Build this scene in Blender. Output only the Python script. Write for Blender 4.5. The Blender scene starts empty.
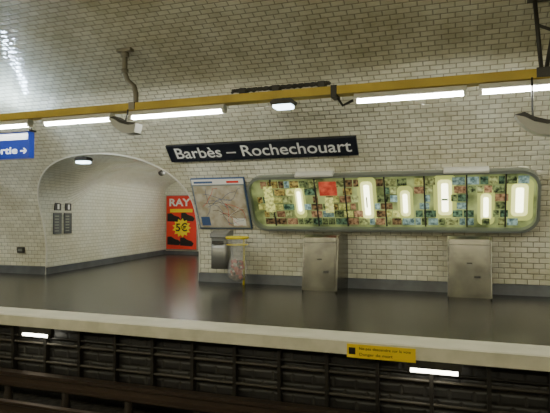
import bpy, bmesh, math, random
from mathutils import Vector, Matrix
random.seed(4)
scene = bpy.context.scene
COL = scene.collection

# ------------------------------------------------------------ materials
def mat(name, color=(.5,.5,.5), rough=.5, metal=0.0, emit=None, estr=0.0, noise=None, bump=0.0, spec=None, alpha=None):
    m = bpy.data.materials.new(name); m.use_nodes = True
    nt = m.node_tree; b = nt.nodes['Principled BSDF']
    b.inputs['Base Color'].default_value = (*color, 1)
    b.inputs['Roughness'].default_value = rough
    b.inputs['Metallic'].default_value = metal
    if alpha is not None: b.inputs['Alpha'].default_value = alpha
    if spec is not None: b.inputs['Specular IOR Level'].default_value = spec
    if emit is not None:
        b.inputs['Emission Color'].default_value = (*emit, 1)
        b.inputs['Emission Strength'].default_value = estr
    if noise:
        sc, c2 = noise
        tc = nt.nodes.new('ShaderNodeTexCoord')
        n = nt.nodes.new('ShaderNodeTexNoise'); n.inputs['Scale'].default_value = sc; n.inputs['Detail'].default_value = 6
        nt.links.new(tc.outputs['Object'], n.inputs['Vector'])
        r = nt.nodes.new('ShaderNodeValToRGB')
        r.color_ramp.elements[0].position = .38; r.color_ramp.elements[1].position = .62
        r.color_ramp.elements[0].color = (*color, 1); r.color_ramp.elements[1].color = (*c2, 1)
        nt.links.new(n.outputs['Fac'], r.inputs['Fac'])
        nt.links.new(r.outputs['Color'], b.inputs['Base Color'])
        if emit is not None:
            nt.links.new(r.outputs['Color'], b.inputs['Emission Color'])
        if bump:
            bp = nt.nodes.new('ShaderNodeBump'); bp.inputs['Strength'].default_value = bump; bp.inputs['Distance'].default_value = .02
            nt.links.new(n.outputs['Fac'], bp.inputs['Height']); nt.links.new(bp.outputs['Normal'], b.inputs['Normal'])
    return m

def tile_mat(name, c1, c2, mortar, bw=.2, rh=.1, ms=.007, rough=.10, dirt=.3, bump=.55):
    m = bpy.data.materials.new(name); m.use_nodes = True
    nt = m.node_tree; b = nt.nodes['Principled BSDF']; L = nt.links.new
    b.inputs['Specular IOR Level'].default_value = .85
    uv = nt.nodes.new('ShaderNodeUVMap'); uv.uv_map = 'UVMap'
    def brick(mort, smooth):
        br = nt.nodes.new('ShaderNodeTexBrick')
        br.inputs['Scale'].default_value = 1; br.inputs['Brick Width'].default_value = bw
        br.inputs['Row Height'].default_value = rh; br.inputs['Mortar Size'].default_value = mort
        br.inputs['Mortar Smooth'].default_value = smooth
        L(uv.outputs['UV'], br.inputs['Vector']); return br
    br = brick(ms, .6)
    br.inputs['Color1'].default_value = (*c1, 1); br.inputs['Color2'].default_value = (*c2, 1)
    br.inputs['Mortar'].default_value = (*mortar, 1)
    bev = brick(ms*2.6, 1.0)          # wide soft edge = tile bevel
    col = br.outputs['Color']
    for sc, p0, p1, d in ((.9,.3,.6,1-dirt), (.22,.35,.6,1-dirt*.6)):
        n = nt.nodes.new('ShaderNodeTexNoise'); n.inputs['Scale'].default_value = sc; n.inputs['Detail'].default_value = 8
        n.inputs['Roughness'].default_value = .68
        L(uv.outputs['UV'], n.inputs['Vector'])
        r = nt.nodes.new('ShaderNodeValToRGB'); r.color_ramp.elements[0].position = p0; r.color_ramp.elements[1].position = p1
        r.color_ramp.elements[0].color = (d, d*.96, d*.84, 1); r.color_ramp.elements[1].color = (1, 1, 1, 1)
        L(n.outputs['Fac'], r.inputs['Fac'])
        mx = nt.nodes.new('ShaderNodeMix'); mx.data_type = 'RGBA'; mx.blend_type = 'MULTIPLY'; mx.inputs['Factor'].default_value = 1
        L(col, mx.inputs['A']); L(r.outputs['Color'], mx.inputs['B'])
        col = mx.outputs['Result']
    L(col, b.inputs['Base Color'])
    mr = nt.nodes.new('ShaderNodeMapRange'); mr.inputs['To Min'].default_value = rough; mr.inputs['To Max'].default_value = .8
    L(br.outputs['Fac'], mr.inputs['Value']); L(mr.outputs['Result'], b.inputs['Roughness'])
    inv = nt.nodes.new('ShaderNodeMath'); inv.operation = 'SUBTRACT'; inv.inputs[0].default_value = 1
    L(bev.outputs['Fac'], inv.inputs[1])
    n2 = nt.nodes.new('ShaderNodeTexNoise'); n2.inputs['Scale'].default_value = 9
    L(uv.outputs['UV'], n2.inputs['Vector'])
    ad = nt.nodes.new('ShaderNodeMath'); ad.operation = 'MULTIPLY_ADD'; ad.inputs[1].default_value = .75
    L(n2.outputs['Fac'], ad.inputs[0]); L(inv.outputs[0], ad.inputs[2])
    bp = nt.nodes.new('ShaderNodeBump'); bp.inputs['Strength'].default_value = bump; bp.inputs['Distance'].default_value = .012
    L(ad.outputs[0], bp.inputs['Height']); L(bp.outputs['Normal'], b.inputs['Normal'])
    return m

M_tile = tile_mat('glazed_white_tile', (.87,.86,.72), (.73,.72,.58), (.24,.23,.155), bw=.18, rh=.09, ms=.006, dirt=.28, bump=.8)
M_tile2 = tile_mat('passage_tile', (.86,.88,.80), (.80,.82,.74), (.44,.44,.37), bw=.18, rh=.09, ms=.006, dirt=.10)
M_under = tile_mat('sooty_brick', (.014,.012,.010), (.006,.005,.004), (.022,.020,.016), bw=.24, rh=.12, ms=.012, rough=.55, dirt=.6)
M_floor = mat('asphalt_floor', (.022,.021,.019), .24, noise=(1.3,(.038,.036,.032)), bump=.06)
M_nosing = mat('concrete_nosing', (.68,.66,.53), .5, noise=(3,(.78,.75,.62)))
M_nosing_f = mat('fascia_paint', (.60,.58,.45), .6, noise=(4,(.72,.69,.55)))
M_base = mat('grey_plinth', (.085,.09,.095), .4, noise=(3,(.12,.13,.135)))
M_beam = mat('ochre_paint', (.58,.42,.04), .5, noise=(2,(.48,.34,.035)))
M_tube = mat('tube_glow', (1,1,1), .5, emit=(1,1,.90), estr=56)
M_tubeN = mat('tube_glow_near', (1,1,1), .5, emit=(1,.94,.70), estr=115)
M_tubeB = mat('tube_glow_cool', (1,1,1), .5, emit=(.70,.90,1), estr=9)
M_tubeC = mat('added_glare_tube', (1,1,1), .5, emit=(.60,.78,1), estr=190)
M_tubeP = mat('tube_glow_passage', (1,1,1), .5, emit=(1,1,.93), estr=66)
M_white = mat('white_enamel', (.75,.74,.66), .35)
M_spk = mat('speaker_grey', (.42,.42,.38), .4)
M_dark = mat('dark_iron', (.03,.028,.022), .5)
M_grey = mat('grey_pipe', (.22,.20,.14), .45, metal=.2)
M_steel = mat('brushed_steel', (.105,.105,.088), .26, metal=.85, noise=(3.0,(.175,.17,.14)), bump=.14)
M_steel2 = mat('case_frame_alu', (.34,.37,.32), .3, metal=.6)
M_navy = mat('sign_navy', (.012,.014,.022), .3)
M_wtxt = mat('sign_white', (.85,.85,.80), .5)
M_black = mat('print_black', (.01,.01,.01), .5)
M_yellow = mat('yellow_plastic', (.88,.72,.02), .4)
M_yplate = mat('yellow_plate', (.85,.60,.03), .45)
M_red = mat('poster_red', (.78,.045,.025), .5)
M_blue = mat('map_blue', (.07,.13,.28), .4)
M_ballast = mat('ballast', (.012,.011,.009), .9, noise=(14,(.04,.035,.028)), bump=1)
M_rail = mat('rail_steel', (.12,.09,.07), .4, metal=.8)
M_sleeper = mat('sleeper_wood', (.03,.022,.015), .8)

# ------------------------------------------------------------ mesh builder
class B:
    def __init__(s, mats): s.bm = bmesh.new(); s.mats = mats
    def _mark(s, faces, mi, smooth=False):
        for f in faces: f.material_index = mi; f.smooth = smooth
    def box(s, x0, x1, y0, y1, z0, z1, mi=0, bev=0):
        r = bmesh.ops.create_cube(s.bm, size=1)
        vs = r['verts']
        for v in vs: v.co = Vector(((x0+x1)/2+v.co.x*(x1-x0), (y0+y1)/2+v.co.y*(y1-y0), (z0+z1)/2+v.co.z*(z1-z0)))
        fs = list({f for v in vs for f in v.link_faces}); s._mark(fs, mi)
        if bev:
            es = list({e for v in vs for e in v.link_edges})
            r = bmesh.ops.bevel(s.bm, geom=es, offset=bev, segments=3, affect='EDGES', profile=.5)
            s._mark(r['faces'], mi)
        return s
    def prism(s, pts, axis, a0, a1, mi=0, smooth=False):
        """pts 2D polygon; axis 'x': pts=(y,z); 'y': pts=(x,z); 'z': pts=(x,y)"""
        def mk(p, a):
            return {'x': (a, p[0], p[1]), 'y': (p[0], a, p[1]), 'z': (p[0], p[1], a)}[axis]
        A = [s.bm.verts.new(mk(p, a0)) for p in pts]; C = [s.bm.verts.new(mk(p, a1)) for p in pts]
        n = len(pts); fs = [s.bm.faces.new(A[::-1]), s.bm.faces.new(C)]
        s._mark(fs, mi)
        sd = [s.bm.faces.new((A[i], A[(i+1)%n], C[(i+1)%n], C[i])) for i in range(n)]
        s._mark(sd, mi, smooth); return s
    def ring(s, outer, inner, axis, a0, a1, mi=0):
        def mk(p, a):
            return {'x': (a, p[0], p[1]), 'y': (p[0], a, p[1]), 'z': (p[0], p[1], a)}[axis]
        V = [[s.bm.verts.new(mk(p, a)) for p in P] for P in (outer, inner) for a in (a0, a1)]
        n = len(outer); O0, O1, I0, I1 = V; fs = []
        for i in range(n):
            j = (i+1) % n
            fs += [s.bm.faces.new((O0[i],O0[j],O1[j],O1[i])), s.bm.faces.new((I0[j],I0[i],I1[i],I1[j])),
                   s.bm.faces.new((O1[i],O1[j],I1[j],I1[i])), s.bm.faces.new((O0[j],O0[i],I0[i],I0[j]))]
        s._mark(fs, mi); return s
    def tube(s, path, r, mi=0, seg=12, closed=False):
        path = [Vector(p) for p in path]; n = len(path); rings = []
        for i, p in enumerate(path):
            if closed: t = path[(i+1)%n]-path[i-1]
            else: t = path[min(i+1,n-1)]-path[max(i-1,0)]
            t.normalize()
            up = Vector((0,0,1)) if abs(t.z) < .9 else Vector((1,0,0))
            a = t.cross(up).normalized(); b = t.cross(a)
            rr = r[i] if isinstance(r, (list, tuple)) else r
            rings.append([s.bm.verts.new(p + a*math.cos(k*2*math.pi/seg)*rr + b*math.sin(k*2*math.pi/seg)*rr) for k in range(seg)])
        m = n if closed else n-1; fs = []
        for i in range(m):
            A, C = rings[i], rings[(i+1)%n]
            for k in range(seg): fs.append(s.bm.faces.new((A[k],A[(k+1)%seg],C[(k+1)%seg],C[k])))
        s._mark(fs, mi, True)
        if not closed: s._mark([s.bm.faces.new(rings[0][::-1]), s.bm.faces.new(rings[-1])], mi)
        return s
    def done(s, name, matrix=None, parent=None):
        bmesh.ops.recalc_face_normals(s.bm, faces=s.bm.faces)
        me = bpy.data.meshes.new(name); s.bm.to_mesh(me); s.bm.free()
        for m in s.mats: me.materials.append(m)
        o = bpy.data.objects.new(name, me); COL.objects.link(o)
        if parent is not None: o.parent = parent
        if matrix is not None: o.matrix_world = matrix
        return o

def text(body, name, width, height, m, M=None, parent=None, loc=(0,0,0), ext=.002, off=0.0, align='CENTER'):
    c = bpy.data.curves.new(name, 'FONT'); c.body = body; c.align_x = 'CENTER'; c.align_y = 'CENTER'
    c.extrude = ext; c.offset = off; c.materials.append(m)
    o = bpy.data.objects.new(name, c); COL.objects.link(o)
    bpy.context.view_layer.update()
    d = o.dimensions
    o.parent = parent
    o.scale = (width/max(d.x,1e-4), height/max(d.y,1e-4), 1)
    o.location = loc
    return o

def rrect(w, h, r, seg=10, cx=0, cy=0):
    P = []
    for (sx, sy, a0) in ((1,1,0),(-1,1,90),(-1,-1,180),(1,-1,270)):
        for k in range(seg+1):
            a = math.radians(a0 + 90*k/seg)
            P.append((cx+sx*(w/2-r)+r*math.cos(a), cy+sy*(h/2-r)+r*math.sin(a)))
    return P

# ------------------------------------------------------------ vault
YC, A_, ZC, B_ = 2.9, 7.0, 0.4, 4.4
def vy(z): return YC + A_*math.sqrt(max(0, 1-((z-ZC)/B_)**2))
T0 = math.asin((0-ZC)/B_); T1 = math.pi - T0
N = 600
tab = [0.0]
def pt(t): return (YC+A_*math.cos(t), ZC+B_*math.sin(t))
for i in range(1, N+1):
    a = pt(T0+(T1-T0)*(i-1)/N); b = pt(T0+(T1-T0)*i/N)
    tab.append(tab[-1]+math.dist(a, b))
def arc(t):
    f = (t-T0)/(T1-T0)*N; i = max(0, min(N-1, int(f))); return tab[i]+(tab[i+1]-tab[i])*(f-i)

XL, XR = -22.0, 9.0
OX0, OX1 = -9.1, -5.15          # passage opening
SPR, APX = 1.35, 2.60
def ash(x):
    c = (OX0+OX1)/2; h = (OX1-OX0)/2; u = min(1, abs(x-c)/h)
    return (1-u**2.3)**(1/2.3)
def arch(x): return SPR + (APX-SPR)*ash(x)

bm = bmesh.new(); uvl = bm.loops.layers.uv.new('UVMap')
def patch(cols, tstart, M):
    prev = None
    for ci, x in enumerate(cols):
        ts = tstart(x); col = []
        for k in range(M+1):
            t = ts+(T1-ts)*k/M; y, z = pt(t)
            col.append((bm.verts.new((x, y, z)), (x, arc(t))))
        if prev:
            for k in range(M):
                q = [prev[k], col[k], col[k+1], prev[k+1]]
                f = bm.faces.new([a[0] for a in q]); f.smooth = True
                for l, a in zip(f.loops, q): l[uvl].uv = a[1]
        prev = col
patch([XL, OX0], lambda x: T0, 96)
patch([OX1, XR], lambda x: T0, 96)
K = 48
patch([(OX0+OX1)/2 - (OX1-OX0)/2*math.cos(math.pi*i/K) for i in range(K+1)],
      lambda x: math.asin((arch(x)-ZC)/B_), 96)
me = bpy.data.meshes.new('ceiling'); bm.to_mesh(me); bm.free(); me.materials.append(M_tile)
COL.objects.link(bpy.data.objects.new('ceiling', me))

# passage
PYE = 16.9; SK = -1.1/7.0
prof = [(OX0, 0.0), (OX0, .5), (OX0, 1.0)]
for i in range(K+1):
    x = (OX0+OX1)/2 - (OX1-OX0)/2*math.cos(math.pi*i/K); prof.append((x, arch(x)))
prof += [(OX1, 1.0), (OX1, .5), (OX1, 0.0)]
bm = bmesh.new(); uvl = bm.loops.layers.uv.new('UVMap'); s_ = 0; prev = None
NK = 24
for i, (x, z) in enumerate(prof):
    if i: s_ += math.dist(prof[i-1], (x, z))
    y0 = vy(z); row = []
    for k in range(NK+1):
        y = y0+(PYE-y0)*k/NK
        zz = z
        if z >= SPR-1e-6:
            s = max(0, min(1, (y-10.3)/2.4)); s = s*s*(3-2*s)
            zz = z*(1-s) + (2.2+.55*ash(x))*s
        row.append((bm.verts.new((x+SK*(y-9.9)*(1 if y > 9.9 else 0), y, zz)), (y, s_)))
    if prev:
        for k in range(NK):
            q = [prev[k], row[k], row[k+1], prev[k+1]]
            f = bm.faces.new([a[0] for a in q]); f.smooth = True
            for l, a in zip(f.loops, q):
                l[uvl].uv = (a[1][0], a[0].co.z if i <= 4 else a[1][1])
    prev = row
me = bpy.data.meshes.new('wall_passage'); bm.to_mesh(me); bm.free(); me.materials.append(M_tile2)
COL.objects.link(bpy.data.objects.new('wall_passage', me))

def uvwall(name, corners, uvs, m):
    me = bpy.data.meshes.new(name); me.from_pydata(corners, [], [(0,1,2,3)])
    u = me.uv_layers.new(name='UVMap')
    for i, c in enumerate(uvs): u.data[i].uv = c
    me.materials.append(m); o = bpy.data.objects.new(name, me); COL.objects.link(o); return o
uvwall('wall_passage_end', [(-12,PYE,0),(-4,PYE,0),(-4,PYE,3),(-12,PYE,3)], [(0,0),(8,0),(8,3),(0,3)], M_tile2)
for nm, x in (('wall_left', XL), ('wall_right', XR)):
    uvwall(nm, [(x,-4.2,-1.2),(x,10.2,-1.2),(x,10.2,5),(x,-4.2,5)], [(0,0),(14.4,0),(14.4,6.2),(0,6.2)], M_tile)

# bullnose trim around opening
edge = [(OX0, vy(z)-.005, z) for z in (0,.3,.6,.9,1.2)] + [(x, vy(z)-.005, z) for x, z in prof[3:-3]] + [(OX1, vy(z)-.005, z) for z in (1.2,.9,.6,.3,0)]
B([M_white]).tube(edge, .018).done('trim_1')

# ------------------------------------------------------------ floor / platforms
EY = 5.57
b = B([M_floor]); b.prism([(6.08,0),(PYE,0),(PYE,-.12),(6.08,-.12)], 'x', XL, XR); b.done('floor')
b = B([M_nosing, M_nosing_f])
b.prism([(EY+.02,0),(6.08,0),(6.08,-.12),(EY+.02,-.12)], 'x', XL, XR, 0)
b.prism([(EY,.004),(EY+.035,.012),(EY+.035,-.13),(EY,-.13)], 'x', XL, XR, 1)
b.done('platform_edge')
uvwall('wall_under_platform', [(XL,5.80,-1.15),(XR,5.80,-1.15),(XR,5.80,-.125),(XL,5.80,-.125)], [(0,0),(31,0),(31,1.05),(0,1.05)], M_under)
B([M_floor, M_nosing]).box(XL+.01,XR-.01,-4.0,.23,-1.1,0,0).done('floor_near_platform')
B([M_ballast]).box(XL,XR,.2,5.85,-1.3,-1.1).done('ground_trackbed')

# baseboards
def basestrip(name, x0, x1):
    b = B([M_base]); P = [(vy(z)-.035, z) for z in (0,.09,.17)]
    b.prism(P+[(vy(.17)+.02,.19),(vy(0)+.05,0)], 'x', x0, x1); b.done(name)
basestrip('baseboard_far_left', XL, OX0); basestrip('baseboard_far_right', OX1, XR)
bb = B([M_base])
x1 = OX0+SK*7
bb.prism([(OX0,9.87),(x1,PYE),(x1+.04,PYE),(OX0+.04,9.87)], 'z', 0, .16)
bb.done('baseboard_passage')
B([M_base]).box(x1,-5.5,PYE-.04,PYE,0,.12).done('baseboard_passage_end')

# ------------------------------------------------------------ lighting beams
def beam(name, Y):
    b = B([M_beam, M_dark, M_grey])
    b.prism([(Y-.10,2.94),(Y+.10,2.94),(Y+.10,3.05),(Y+.085,3.05),(Y+.085,2.955),(Y-.085,2.955),(Y-.085,3.05),(Y-.10,3.05)], 'x', XL+.01, XR-.01, 0)
    x = XL+.6
    while x < XR:
        b.tube([(x,Y-.03,2.97),(x,Y-.03,3.03)], .03, 1, 8); x += 1.5
    for k, dy in enumerate((-.05, 0, .05)):
        b.tube([(XL+.02,Y+dy,2.985),(XR-.02,Y+dy,2.985)], .022, 2, 8)
    return b.done(name)
beam('lighting_gantry', 7.0)
beam('lighting_gantry', -1.2)

def lamp(x0, x1, Y, z=2.845):
    b = B([M_white, M_tube, M_dark])
    b.prism([(Y-.05,z+.09),(Y+.05,z+.09),(Y+.075,z+.03),(Y+.06,z+.02),(Y-.06,z+.02),(Y-.075,z+.03)], 'x', x0, x1, 0)
    b.tube([(x0+.04,Y,z),(x1-.04,Y,z)], .032, 1, 12)
    b.box(x0,x0+.04,Y-.05,Y+.05,z-.03,z+.05,0); b.box(x1-.04,x1,Y-.05,Y+.05,z-.03,z+.05,0)
    b.done('fluorescent_lamp')
def lampside(x0, x1, Y=-1.2, z=3.0):
    b = B([M_white, M_tubeN])
    b.box(x0,x1,Y+.105,Y+.14,z-.04,z+.04,0)
    b.tube([(x0+.04,Y+.20,z),(x1-.04,Y+.20,z)], .032, 1, 12)
    b.box(x0,x0+.04,Y+.14,Y+.24,z-.03,z+.03,0); b.box(x1-.04,x1,Y+.14,Y+.24,z-.03,z+.03,0)
    b.done('fluorescent_lamp')
for x0, x1 in ((-6.51,-5.17),(-4.84,-3.24),(-1.36,.04),(.18,1.6),(-8.15,-6.79),(1.9,3.3),(-11.6,-10.2),(-13.2,-11.8),(3.6,5.0),(-15,-13.6)):
    lamp(x0, x1, 7.0)
for x0, x1 in ((-13.6,-12.2),(-11.9,-10.5),(-10.2,-8.8),(-8.4,-7.0),(-6.6,-5.2),(-4.8,-3.4),(-1.4,0),(.3,1.7),(2.1,3.5)):
    lampside(x0, x1)
# added cool batten across the gantry, left end, to throw a glare streak on the vault
b = B([M_white, M_tubeC]); xx = -8.02
b.box(xx-.04,xx+.04,6.95,7.85,3.07,3.10,0)
b.tube([(xx,7.0,3.14),(xx,7.8,3.14)], .03, 1, 12)
b.box(xx-.04,xx+.04,6.93,6.98,3.05,3.18,0); b.box(xx-.04,xx+.04,7.82,7.87,3.07,3.18,0)
b.done('added_glare_lamp')

# hangers
def vz(Y): return ZC+B_*math.sqrt(1-((Y-YC)/A_)**2)
def hanger(x, Y=7.0):
    b = B([M_grey]); zt = vz(Y)
    b.box(x-.13,x+.13,Y-.05,Y+.05,zt-.09,zt-.04,0,.01)
    b.tube([(x,Y,zt-.06),(x,Y,zt-.18),(x,Y,zt-.42),(x+.05,Y,zt-.54),(x+.17,Y,zt-.64),(x+.20,Y,zt-.76),(x+.20,Y,3.0)], .040, 0, 12)
    b.tube([(x,Y,zt-.1),(x,Y,zt-.17)], .065, 0, 12)
    b.tube([(x,Y,zt-.36),(x,Y,zt-.42)], .055, 0, 12)
    b.box(x+.15,x+.25,Y-.12,Y+.12,2.945,3.06,0)
    b.done('gantry_hanger')
hanger(-4.95); hanger(-10.0)
def vhanger(x, Y=7.0):
    b = B([M_dark]); zt = vz(Y)
    b.box(x-.2,x+.2,Y-.05,Y+.05,zt-.08,zt-.04,0)
    b.tube([(x-.12,Y,zt-.06),(x-.05,Y,2.98)], .025, 0, 8); b.tube([(x+.15,Y,zt-.06),(x-.02,Y,2.98)], .025, 0, 8)
    b.tube([(x-.1,Y,3.6),(x+.1,Y,3.5)], .02, 0, 8)
    b.box(x-.12,x+.06,Y-.12,Y+.12,2.945,3.06,0)
    b.done('gantry_strut')
vhanger(.93)

# half-moon loudspeakers under gantry
def speaker(x, z, Y=6.8):
    b = B([M_spk, M_dark])
    P = [(0,0),(.05,-.09),(.13,-.17),(.24,-.235),(.36,-.25),(.45,-.24),(.47,-.10),(.44,-.12),(.33,-.125),(.2,-.09),(.1,-.03)]
    b.prism([(x+p[0], z+p[1]) for p in P], 'y', Y-.10, Y+.08, 0)
    b.prism([(x+p[0], z+p[1]+.005) for p in [(0,0),(.1,-.03),(.2,-.09),(.33,-.125),(.44,-.12),(.47,-.1),(.33,-.08),(.2,-.04),(.1,.02)]], 'y', Y-.105, Y+.085, 1)
    b.tube([(x+.2,Y+.02,z-.08),(x+.2,Y+.09,z+.08),(x+.2,Y+.095,2.95)], .012, 1, 8)
    b.done('loudspeaker')
speaker(-5.02, 2.80); speaker(.56, 2.49)

def bulkhead(x, Y, z, m=M_tubeB, nm='emergency_lamp', dz=.10):
    b = B([M_dark, m])
    b.prism([(x+p[0], z+p[1]) for p in [(-.17,.02),(-.12,.06),(.12,.06),(.17,.02),(.15,-.02),(-.15,-.02)]], 'y', Y-.09, Y+.09, 0)
    b.prism(rrect(.26,.06,.028,6,x,z-.04), 'y', Y-.085, Y+.075, 1)
    b.tube([(x,Y,z+.05),(x,Y,z+dz)], .02, 0, 8)
    b.done(nm)
bulkhead(-2.32, 6.90, 2.86, dz=.08)
bulkhead(-7.45, 9.12, 2.50, dz=.08)

# dark cable bundle lying on gantry
b = B([M_dark])
for k in range(4):
    P = []
    for i in range(30):
        x = -3.12+1.42*i/29
        P.append((x, 7.0-.05+.03*k, 3.08+.035*abs(math.sin(i*.9+k*1.7))+.01*k))
    b.tube(P, .02, 0, 8)
for x in (-3.0,-2.5,-1.85): b.box(x,x+.10,6.93,7.07,3.03,3.14,0,.01)
b.done('cable_bundle')
b = B([M_dark]); b.tube([(-1.60,7.0,2.92),(-1.52,7.0,2.80),(-1.38,7.0,2.86)], .018, 0, 8); b.box(-1.66,-1.58,6.89,7.11,2.90,3.06,0); b.done('gantry_bracket')

# passage lamps
for (xa, ya, yb, zc) in ((-6.94,11.6,13.1,2.52),(-7.5,14.2,15.7,2.66)):
    b = B([M_white, M_tubeP]); b.box(xa-.06,xa+.06,ya,yb,zc,zc+.06,0); b.tube([(xa,ya+.05,zc-.04),(xa,yb-.05,zc-.04)], .035, 1)
    b.box(xa-.05,xa+.05,ya,ya+.04,zc-.08,zc,0); b.box(xa-.05,xa+.05,yb-.04,yb,zc-.08,zc,0); b.done('passage_lamp')
b = B([M_dark])
b.tube([(-7.35,12.0,2.66),(-7.35,12.0,2.50)], .03, 0); b.tube([(-7.35,12.0,2.50),(-7.35,12.0,2.46),(-7.35,12.0,2.41),(-7.35,12.0,2.38)], [.08,.09,.07,.02], 0, 16); b.done('dome_camera')

# ------------------------------------------------------------ wall frame helper
def wallM(x, z, off=0.0, z0=None, z1=None):
    if z0 is None: z0, z1 = z-.05, z+.05
    t = Vector((0, vy(z1)-vy(z0), z1-z0)).normalized(); X = Vector((1,0,0)); n = X.cross(t)
    yb = vy(z) if z1-z0 < .2 else (vy(z0)+vy(z1))/2
    p = Vector((x, yb, z)) + n*off
    M = Matrix((X, t, n)).transposed().to_4x4(); M.translation = p
    return M

# station name sign
Ms = wallM(-3.52, 2.56, .05, 2.38, 2.70)
b = B([M_navy, M_steel2]); b.box(-1.82,1.82,-.185,.185,-.03,.02,0,.004)
for u in (-1.5, -.5, .5, 1.5): b.box(u-.02,u+.02,-.20,-.18,-.06,.018,1)
sg = b.done('station_name_sign', Ms)
text('Barbès – Rochechouart', 'lettering', 3.38, .235, M_wtxt, parent=sg, loc=(0.02,0.0,.024), off=.008)

# illuminated display case
Mc = wallM(-1.36, 1.61, .02, 1.12, 2.10)
W, H = 5.02, 1.10
M_cback = mat('case_backlight', (.07,.09,.03), .4, emit=(.42,.55,.20), estr=.6, noise=(2.2,(.36,.42,.16)))
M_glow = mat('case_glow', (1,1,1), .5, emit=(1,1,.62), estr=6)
M_halo = mat('case_painted_halo', (.5,.5,.2), .5, emit=(.90,.92,.30), estr=1.7)
M_halo_faint = mat('case_painted_halo_faint', (.3,.3,.1), .5, emit=(.55,.62,.16), estr=.8)
PC = [((.012,.018,.008),(.16,.20,.08)), ((.05,.03,.010),(.36,.28,.08)), ((.010,.022,.014),(.10,.17,.10)),
      ((.08,.09,.03),(.36,.40,.16)), ((.02,.014,.008),(.20,.13,.06)), ((.06,.10,.10),(.26,.38,.34)),
      ((.10,.05,.025),(.34,.21,.11)), ((.22,.23,.06),(.56,.56,.18))]
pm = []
for j, e in enumerate((.40, .75, 1.25)):  # three emission levels per print, painting in the backlight falloff
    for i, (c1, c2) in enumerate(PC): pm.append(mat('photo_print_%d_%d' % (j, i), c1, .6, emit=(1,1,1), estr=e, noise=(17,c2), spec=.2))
M_cred = mat('print_red', (.36,.03,.015), .6, emit=(.75,.12,.05), estr=.6, noise=(8,(.55,.10,.05)))
b = B([M_steel2, M_cback])
O = rrect(W,H,.30); I = rrect(W-.10,H-.10,.255); I2 = rrect(W-.02,H-.02,.29)
b.ring(O, I, 'z', -.06, .13, 0)
b.prism(I2, 'z', -.05, .02, 1)
case = b.done('display_case', Mc)
NP = len(pm)
b = B(pm+[M_glow, M_halo, M_cred, M_dark, M_halo_faint]); G, G2, RD, DK, G3 = NP, NP+1, NP+2, NP+3, NP+4
for u in (-2.05,-1.2,-.65,0.05,.72,1.4,2.0): b.box(u-.012,u+.012,-.47,.47,.02,.06,DK)
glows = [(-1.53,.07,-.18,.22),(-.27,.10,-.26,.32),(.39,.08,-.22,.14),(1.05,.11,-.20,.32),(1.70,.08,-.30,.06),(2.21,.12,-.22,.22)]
for u, w, v0, v1 in glows:  # stepped emissive layers paint a light halo around each strip
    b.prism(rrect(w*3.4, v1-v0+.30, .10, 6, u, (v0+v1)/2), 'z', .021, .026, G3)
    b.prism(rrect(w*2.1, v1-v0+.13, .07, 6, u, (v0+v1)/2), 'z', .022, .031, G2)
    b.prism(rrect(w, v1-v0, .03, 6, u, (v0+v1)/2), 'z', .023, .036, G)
for (v0, v1) in ((.30,.43),(.15,.27),(.0,.12),(-.14,-.03),(-.29,-.17),(-.44,-.32)):
    u = -2.36 if abs(v0) < .25 else -2.26
    while u < (2.32 if abs(v0) < .25 else 2.2):
        w = random.choice((.11,.14,.18,.22))
        uc = u+w/2
        near = any(abs(uc-g[0]) < g[1]*.75+w/2 and v1 > g[2]-.02 and v0 < g[3]+.02 for g in glows)
        skip = random.random() < .08 or near or (-1.18 < uc < -.74 and v0 > .1)
        if not skip:
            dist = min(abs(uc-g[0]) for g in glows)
            lv = 2 if dist < .22 else (1 if dist < .36 else 0)  # brighter copy of the print nearer a lit strip
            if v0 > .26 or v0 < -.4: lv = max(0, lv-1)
            c = random.randrange(8)
            if u > .6 and c in (1,4): c = random.choice((2,5,5))
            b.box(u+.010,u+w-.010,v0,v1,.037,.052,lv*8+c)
        u += w
b.box(-1.12,-.80,.14,.40,.03,.058,RD); b.box(-1.04,-.88,-.2,.10,.05,.06,16+7)
b.box(-2.2,-2.02,-.18,.34,.05,.062,16+7)
b.box(-.285,-.265,-.1,.10,.046,.06,0); b.box(1.0,1.10,.02,.05,.046,.06,2)
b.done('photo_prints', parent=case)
b = B([M_steel2, M_white])
for u0 in (-1.52,1.04):
    b.prism([(H/2-.01,-.02),(H/2+.05,.0),(H/2+.06,.10),(H/2+.03,.17),(H/2-.01,.16)], 'x', u0, u0+.70, 1)
b.done('case_brackets', parent=case)

# steel cabinets beneath
def cabinet(x, w=.62, f=8.93):
    b = B([M_steel, M_dark]); yb = vy(.3)-.02
    prof_ = [(yb,0),(f,0),(f,.05),(f+.10,.96),(f+.16,1.0),(yb-.02,1.0)]
    b.prism(prof_, 'x', x-w/2, x+w/2, 0)
    es = [e for e in b.bm.edges if abs(e.verts[0].co.x-e.verts[1].co.x) < 1e-5 and max(e.verts[0].co.y, e.verts[1].co.y) < 9.45 and e.calc_length() > .02]
    bmesh.ops.bevel(b.bm, geom=es, offset=.03, segments=3, affect='EDGES')
    def sl(z): return f+.10*(z-.05)/.91
    def pl(u0,u1,z0,z1,m,d=.006):
        b.prism([(sl(z0)-d,z0),(sl(z1)-d,z1),(sl(z1)+.01,z1),(sl(z0)+.01,z0)], 'x', x+u0, x+u1, m)
    pl(-w/2+.05,w/2-.05,.10,.66,0,.012)
    pl(-w/2+.03,w/2-.03,.87,.878,1)
    pl(-.04,.04,.58,.595,1,.016); pl(.07,.16,.36,.39,1,.016)
    b.done('steel_cabinet')
cabinet(-2.36); cabinet(.07,.66)

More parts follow.
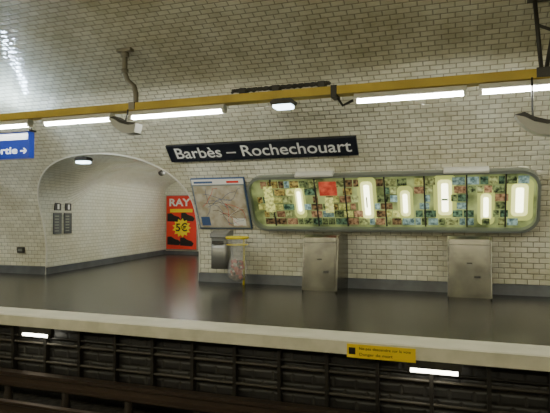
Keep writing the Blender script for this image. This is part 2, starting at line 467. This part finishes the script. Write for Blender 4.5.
# metro map
Mm = wallM(-4.50, 1.60, .05, 1.12, 2.06)
M_map = mat('map_print', (.60,.57,.46), .4, noise=(6,(.42,.35,.23)))
M_map2 = mat('map_green', (.25,.33,.22), .5)
b = B([M_blue, M_map, M_wtxt, M_red, M_map2, M_steel2, M_dark])
b.box(-.57,.57,-.54,.54,-.03,.012,0,.006)
b.box(-.55,.55,-.52,.40,.010,.018,5)
b.box(-.53,.53,-.50,.38,.012,.022,1)
b.box(-.55,.55,.41,.52,.012,.020,2)
b.box(-.50,-.1,.44,.48,.018,.024,0); b.box(.2,.45,.44,.48,.018,.024,3)
random.seed(9)
for k in range(16):
    pts = [(random.uniform(-.46,.1), random.uniform(-.4,.3), .026)]
    a = random.uniform(-.6,.6)
    for j in range(5):
        a += random.uniform(-.7,.7); p = pts[-1]
        pts.append((max(-.47,min(.47,p[0]+.12*math.cos(a))), max(-.45,min(.33,p[1]+.12*math.sin(a))), .024))
    b.tube(pts, .0035, random.choice((0,0,3,4,6,2)), 6)
b.box(.2,.47,-.46,-.3,.02,.026,2); b.box(-.49,-.3,-.46,-.27,.02,.026,0)
b.done('metro_map', Mm)

# ------------------------------------------------------------ bins
M_binm = mat('bin_grey', (.26,.26,.24), .3, metal=.4)
b = B([M_binm, M_dark]); x, y = -4.46, 9.48
b.prism(rrect(.36,.30,.08,6,x,y), 'z', .32, .92, 0, True)
b.prism(rrect(.40,.34,.09,6,x,y), 'z', .92, .96, 0, True)
b.prism([(y-.16,.96),(y+.16,.96),(y+.16,1.06),(y+.02,1.06),(y-.13,1.0)], 'x', x-.18, x+.18, 0)
b.box(x-.12,x+.12,y-.175,y-.165,.80,.86,1); b.box(x-.06,x+.06,y+.1,vy(.6)-.01,.5,.7,1)
b.done('litter_bin')
M_bag = mat('clear_bag', (.70,.70,.68), .10, noise=(9,(.90,.90,.88)), bump=.8, alpha=.26)
M_bagr = mat('bag_litter', (.40,.10,.06), .5)
M_bagw = mat('bag_paper', (.50,.44,.34), .6)
M_bagb = mat('bag_brown', (.12,.08,.045), .6)
b = B([M_yellow, M_bag, M_bagr, M_bagw, M_bagb]); x, y = -4.03, 9.26
RC = [(x+.20*math.cos(a), y+.20*math.sin(a)) for a in [2*math.pi*i/32 for i in range(32)]]
b.tube([(p[0],p[1],.93) for p in RC], .024, 0, 10, True)
b.tube([(p[0],p[1],.80) for p in RC], .009, 0, 8, True)
b.tube([(x-.02,y+.20,.93),(x-.02,y+.32,.93),(x-.02,y+.36,.93),(x-.02,y+.36,.0)], .022, 0, 8)
random.seed(2); rings = []
lev = [(.92,.185),(.80,.17),(.68,.13),(.56,.14),(.44,.17),(.32,.185),(.22,.18),(.14,.13),(.10,.05)]
for zz, r in lev:
    rings.append([b.bm.verts.new((x+(r+random.uniform(-.022,.022))*math.cos(2*math.pi*k/20), y+(r+random.uniform(-.022,.022))*math.sin(2*math.pi*k/20), zz+random.uniform(-.01,.01))) for k in range(20)])
for i in range(len(rings)-1):
    for k in range(20):
        f = b.bm.faces.new((rings[i][k],rings[i][(k+1)%20],rings[i+1][(k+1)%20],rings[i+1][k]))
        f.material_index = 1; f.smooth = True
f = b.bm.faces.new(rings[-1]); f.material_index = 1
for k in range(60):
    a = random.uniform(0,6.28); r = random.uniform(0,.13); zz = random.uniform(.17,.50); s = random.uniform(.03,.05)
    r0 = bmesh.ops.create_icosphere(b.bm, subdivisions=1, radius=s, matrix=Matrix.Translation((x+r*math.cos(a), y+r*math.sin(a), zz)) @ Matrix.Diagonal((1,random.uniform(.6,1.2),random.uniform(.6,1.5),1)))
    mi = random.choice((2,2,3,4,4))
    for f in {f for v in r0['verts'] for f in v.link_faces}: f.material_index = mi
b.done('bag_bin')

# ------------------------------------------------------------ exit sign
M_exit = mat('exit_blue', (.01,.035,.24), .3, emit=(.01,.035,.38), estr=.55)
M_exitw = mat('exit_white', (1,1,1), .4, emit=(.8,.9,1), estr=1.4)
b = B([M_exit, M_dark, M_exitw]); X0, X1, Y, Z0, Z1 = -8.6,-6.86,7.1,2.31,2.75
b.box(X0,X1,Y-.06,Y+.06,Z0,Z1,0,.01); b.box(X0-.02,X1+.02,Y-.08,Y+.08,Z1,Z1+.03,1)
b.box(X0+.03,X1-.03,Y-.066,Y-.055,Z1-.13,Z1-.02,2)
for xx in (X0+.3, X1-.01): b.tube([(xx,Y-.005,Z1+.02),(xx,Y-.005,2.94)], .015, 1, 8)
yy = Y-.068
ax, az = X1-.10, Z0+.12
b.prism([(ax-.08,az-.010),(ax+.02,az-.010),(ax-.02,az-.045),(ax+.005,az-.045),(ax+.05,az),(ax+.005,az+.045),(ax-.02,az+.045),(ax+.02,az+.010),(ax-.08,az+.010)], 'y', yy, yy+.01, 2)
es = b.done('exit_sign')
t = text('Sortie', 'lettering', .62, .12, M_exitw, parent=es, loc=(X1-.56, Y-.066, Z0+.13), off=.01); t.rotation_euler = (math.pi/2,0,0)

# ------------------------------------------------------------ passage details
def pwall(y): return OX0+SK*(y-9.9)
b = B([M_base, M_steel2, M_wtxt, M_dark])
for y0, y1 in ((10.12,10.45),(10.56,10.88)):
    b.prism([(pwall(y0)+.01,y0),(pwall(y1)+.01,y1),(pwall(y1)+.03,y1),(pwall(y0)+.03,y0)], 'z', .92, 1.42, 0)
    b.prism([(pwall(y0)+.01,y0+.03),(pwall(y1)+.01,y1-.03),(pwall(y1)+.035,y1-.03),(pwall(y0)+.035,y0+.03)], 'z', 1.48, 1.66, 3)
    for k in range(6):
        zz = .98+.07*k
        b.prism([(pwall(y0)+.01,y0+.04),(pwall(y1)+.01,y1-.05),(pwall(y1)+.034,y1-.05),(pwall(y0)+.034,y0+.04)], 'z', zz, zz+.025, 1)
    ym = (y0+y1)/2
    b.prism([(pwall(ym)+.01,ym-.04),(pwall(ym)+.01,ym+.04),(pwall(ym)+.04,ym+.04),(pwall(ym)+.04,ym-.04)], 'z', 1.51, 1.63, 2)
b.done('notice_board')
b = B([M_dark, M_steel2]); yv = vy(.55); b.box(-9.92,-9.72,yv-.06,yv-.01,.48,.62,0,.01); b.box(-9.88,-9.76,yv-.065,yv-.05,.52,.58,1); b.done('wall_socket')

# RAY poster
b = B([M_red, M_yellow, M_black, M_steel2]); px0, px1 = -10.10, -8.90; Yp = PYE-.05; cx = (px0+px1)/2
b.box(px0-.03,px1+.03,Yp-.01,Yp+.045,.16,2.12,3); b.box(px0,px1,Yp-.02,Yp,.19,2.09,0)
star = [((cx+.02)+(.38 if i % 2 == 0 else .28)*math.cos(i*math.pi/13), .95+(.34 if i % 2 == 0 else .25)*math.sin(i*math.pi/13)) for i in range(26)]
b.prism(star, 'y', Yp-.03, Yp-.018, 1)
b.box(cx-.45,cx+.45,Yp-.03,Yp-.018,1.50,1.62,1)
for sx, sz in ((cx-.30,1.28),(cx+.26,1.30),(cx-.30,.45),(cx+.22,.42)):
    shoe = [(-.26,-.10),(.22,-.12),(.28,-.02),(.20,.06),(.02,.11),(-.10,.19),(-.26,.18)]
    b.prism([(sx+p[0], sz+p[1]) for p in shoe], 'y', Yp-.028, Yp-.018, 2)
po = b.done('advert_poster')
t = text('RAY', 'headline', .85, .27, M_wtxt, parent=po, loc=(cx-.08, Yp-.024, 1.84), off=.03); t.rotation_euler = (math.pi/2,0,0)
t = text('5€', 'price', .46, .3, M_black, parent=po, loc=(cx+.02, Yp-.034, .95), off=.02); t.rotation_euler = (math.pi/2,0,0)

# ------------------------------------------------------------ platform face details
b = B([M_yplate, M_black]); b.box(-1.17,-.47,EY-.012,EY-.001,-.155,-.015,0)
b.box(-1.15,-1.08,EY-.014,EY-.01,-.12,-.05,1)
pl = b.done('warning_plate')
for s__, zz in (('Ne pas descendre sur la voie','-.055'),('Danger de mort','-.115')):
    t = text(s__, 'lettering', .52 if zz == '-.055' else .34, .036, M_black, parent=pl, loc=(-.78 if zz == '-.055' else -.87, EY-.014, float(zz)), ext=.001); t.rotation_euler = (math.pi/2,0,0)
M_lip = mat('lip_tube', (1,1,1), .5, emit=(1,.97,.8), estr=14)
for x0, x1 in ((-5.55,-5.12),(-.53,-.07)):
    b = B([M_dark, M_lip]); b.box(x0-.04,x1+.04,5.61,5.68,-.22,-.135,0); b.box(x0-.03,x0,5.6,5.68,-.27,-.2,0); b.box(x1,x1+.03,5.6,5.68,-.27,-.2,0)
    b.tube([(x0,5.63,-.245),(x1,5.63,-.245)], .022, 1); b.done('undercroft_lamp')
M_rack = mat('sooty_iron', (.016,.014,.011), .5)
M_cab = mat('dusty_cable', (.06,.052,.04), .5)
b = B([M_rack, M_cab, M_sleeper])
for k, zz in enumerate((-.30,-.38,-.62)):
    b.tube([(XL+.05,5.75,zz),(XR-.05,5.75,zz)], .018, 1 if k else 0, 8)
x = XL+.2
while x < XR-.1:
    b.box(x,x+.04,5.72,5.79,-.95,-.15,0); x += .55
b.done('cable_rack')
def rail(name, Y, z0, m=M_rail):
    b = B([m]); P = [(-.07,0),(.07,0),(.07,.012),(.012,.03),(.012,.10),(.035,.115),(.035,.145),(-.035,.145),(-.035,.115),(-.012,.10),(-.012,.03),(-.07,.012)]
    b.prism([(Y+p[0], z0+p[1]) for p in P], 'x', XL+.05, XR-.05); return b.done(name)
for Y in (.95,2.39,3.55,4.99): rail('running_rail', Y, -1.02)
b = B([M_rail, M_sleeper])
b.prism([(5.25,-.80),(5.41,-.80),(5.41,-.78),(5.35,-.76),(5.35,-.70),(5.39,-.68),(5.39,-.64),(5.27,-.64),(5.27,-.68),(5.31,-.70),(5.31,-.76),(5.25,-.78)], 'x', XL+.05, XR-.05)
x = XL+.3
while x < XR-.1: b.tube([(x,5.34,-1.1),(x,5.34,-.95),(x,5.34,-.90),(x,5.34,-.8)], [.06,.06,.045,.045], 1, 10); x += .9
b.done('conductor_rail')
b = B([M_sleeper]); x = XL+.1
while x < XR-.3:
    b.box(x,x+.22,.6,2.75,-1.12,-1.02); b.box(x,x+.22,3.2,5.22,-1.12,-1.02); x += .65
b.done('track_sleepers')

# ------------------------------------------------------------ world, camera
w = bpy.data.worlds.new('World'); scene.world = w; w.use_nodes = True
w.node_tree.nodes['Background'].inputs[0].default_value = (.02,.02,.018,1)
cd = bpy.data.cameras.new('camera'); cam = bpy.data.objects.new('camera', cd); COL.objects.link(cam)
cd.sensor_width = 36; cd.lens = 35.0; cd.clip_start = .05
cam.location = (0,0,1.3)
cam.rotation_euler = (math.radians(91.23), 0, math.radians(19.5))
scene.camera = cam
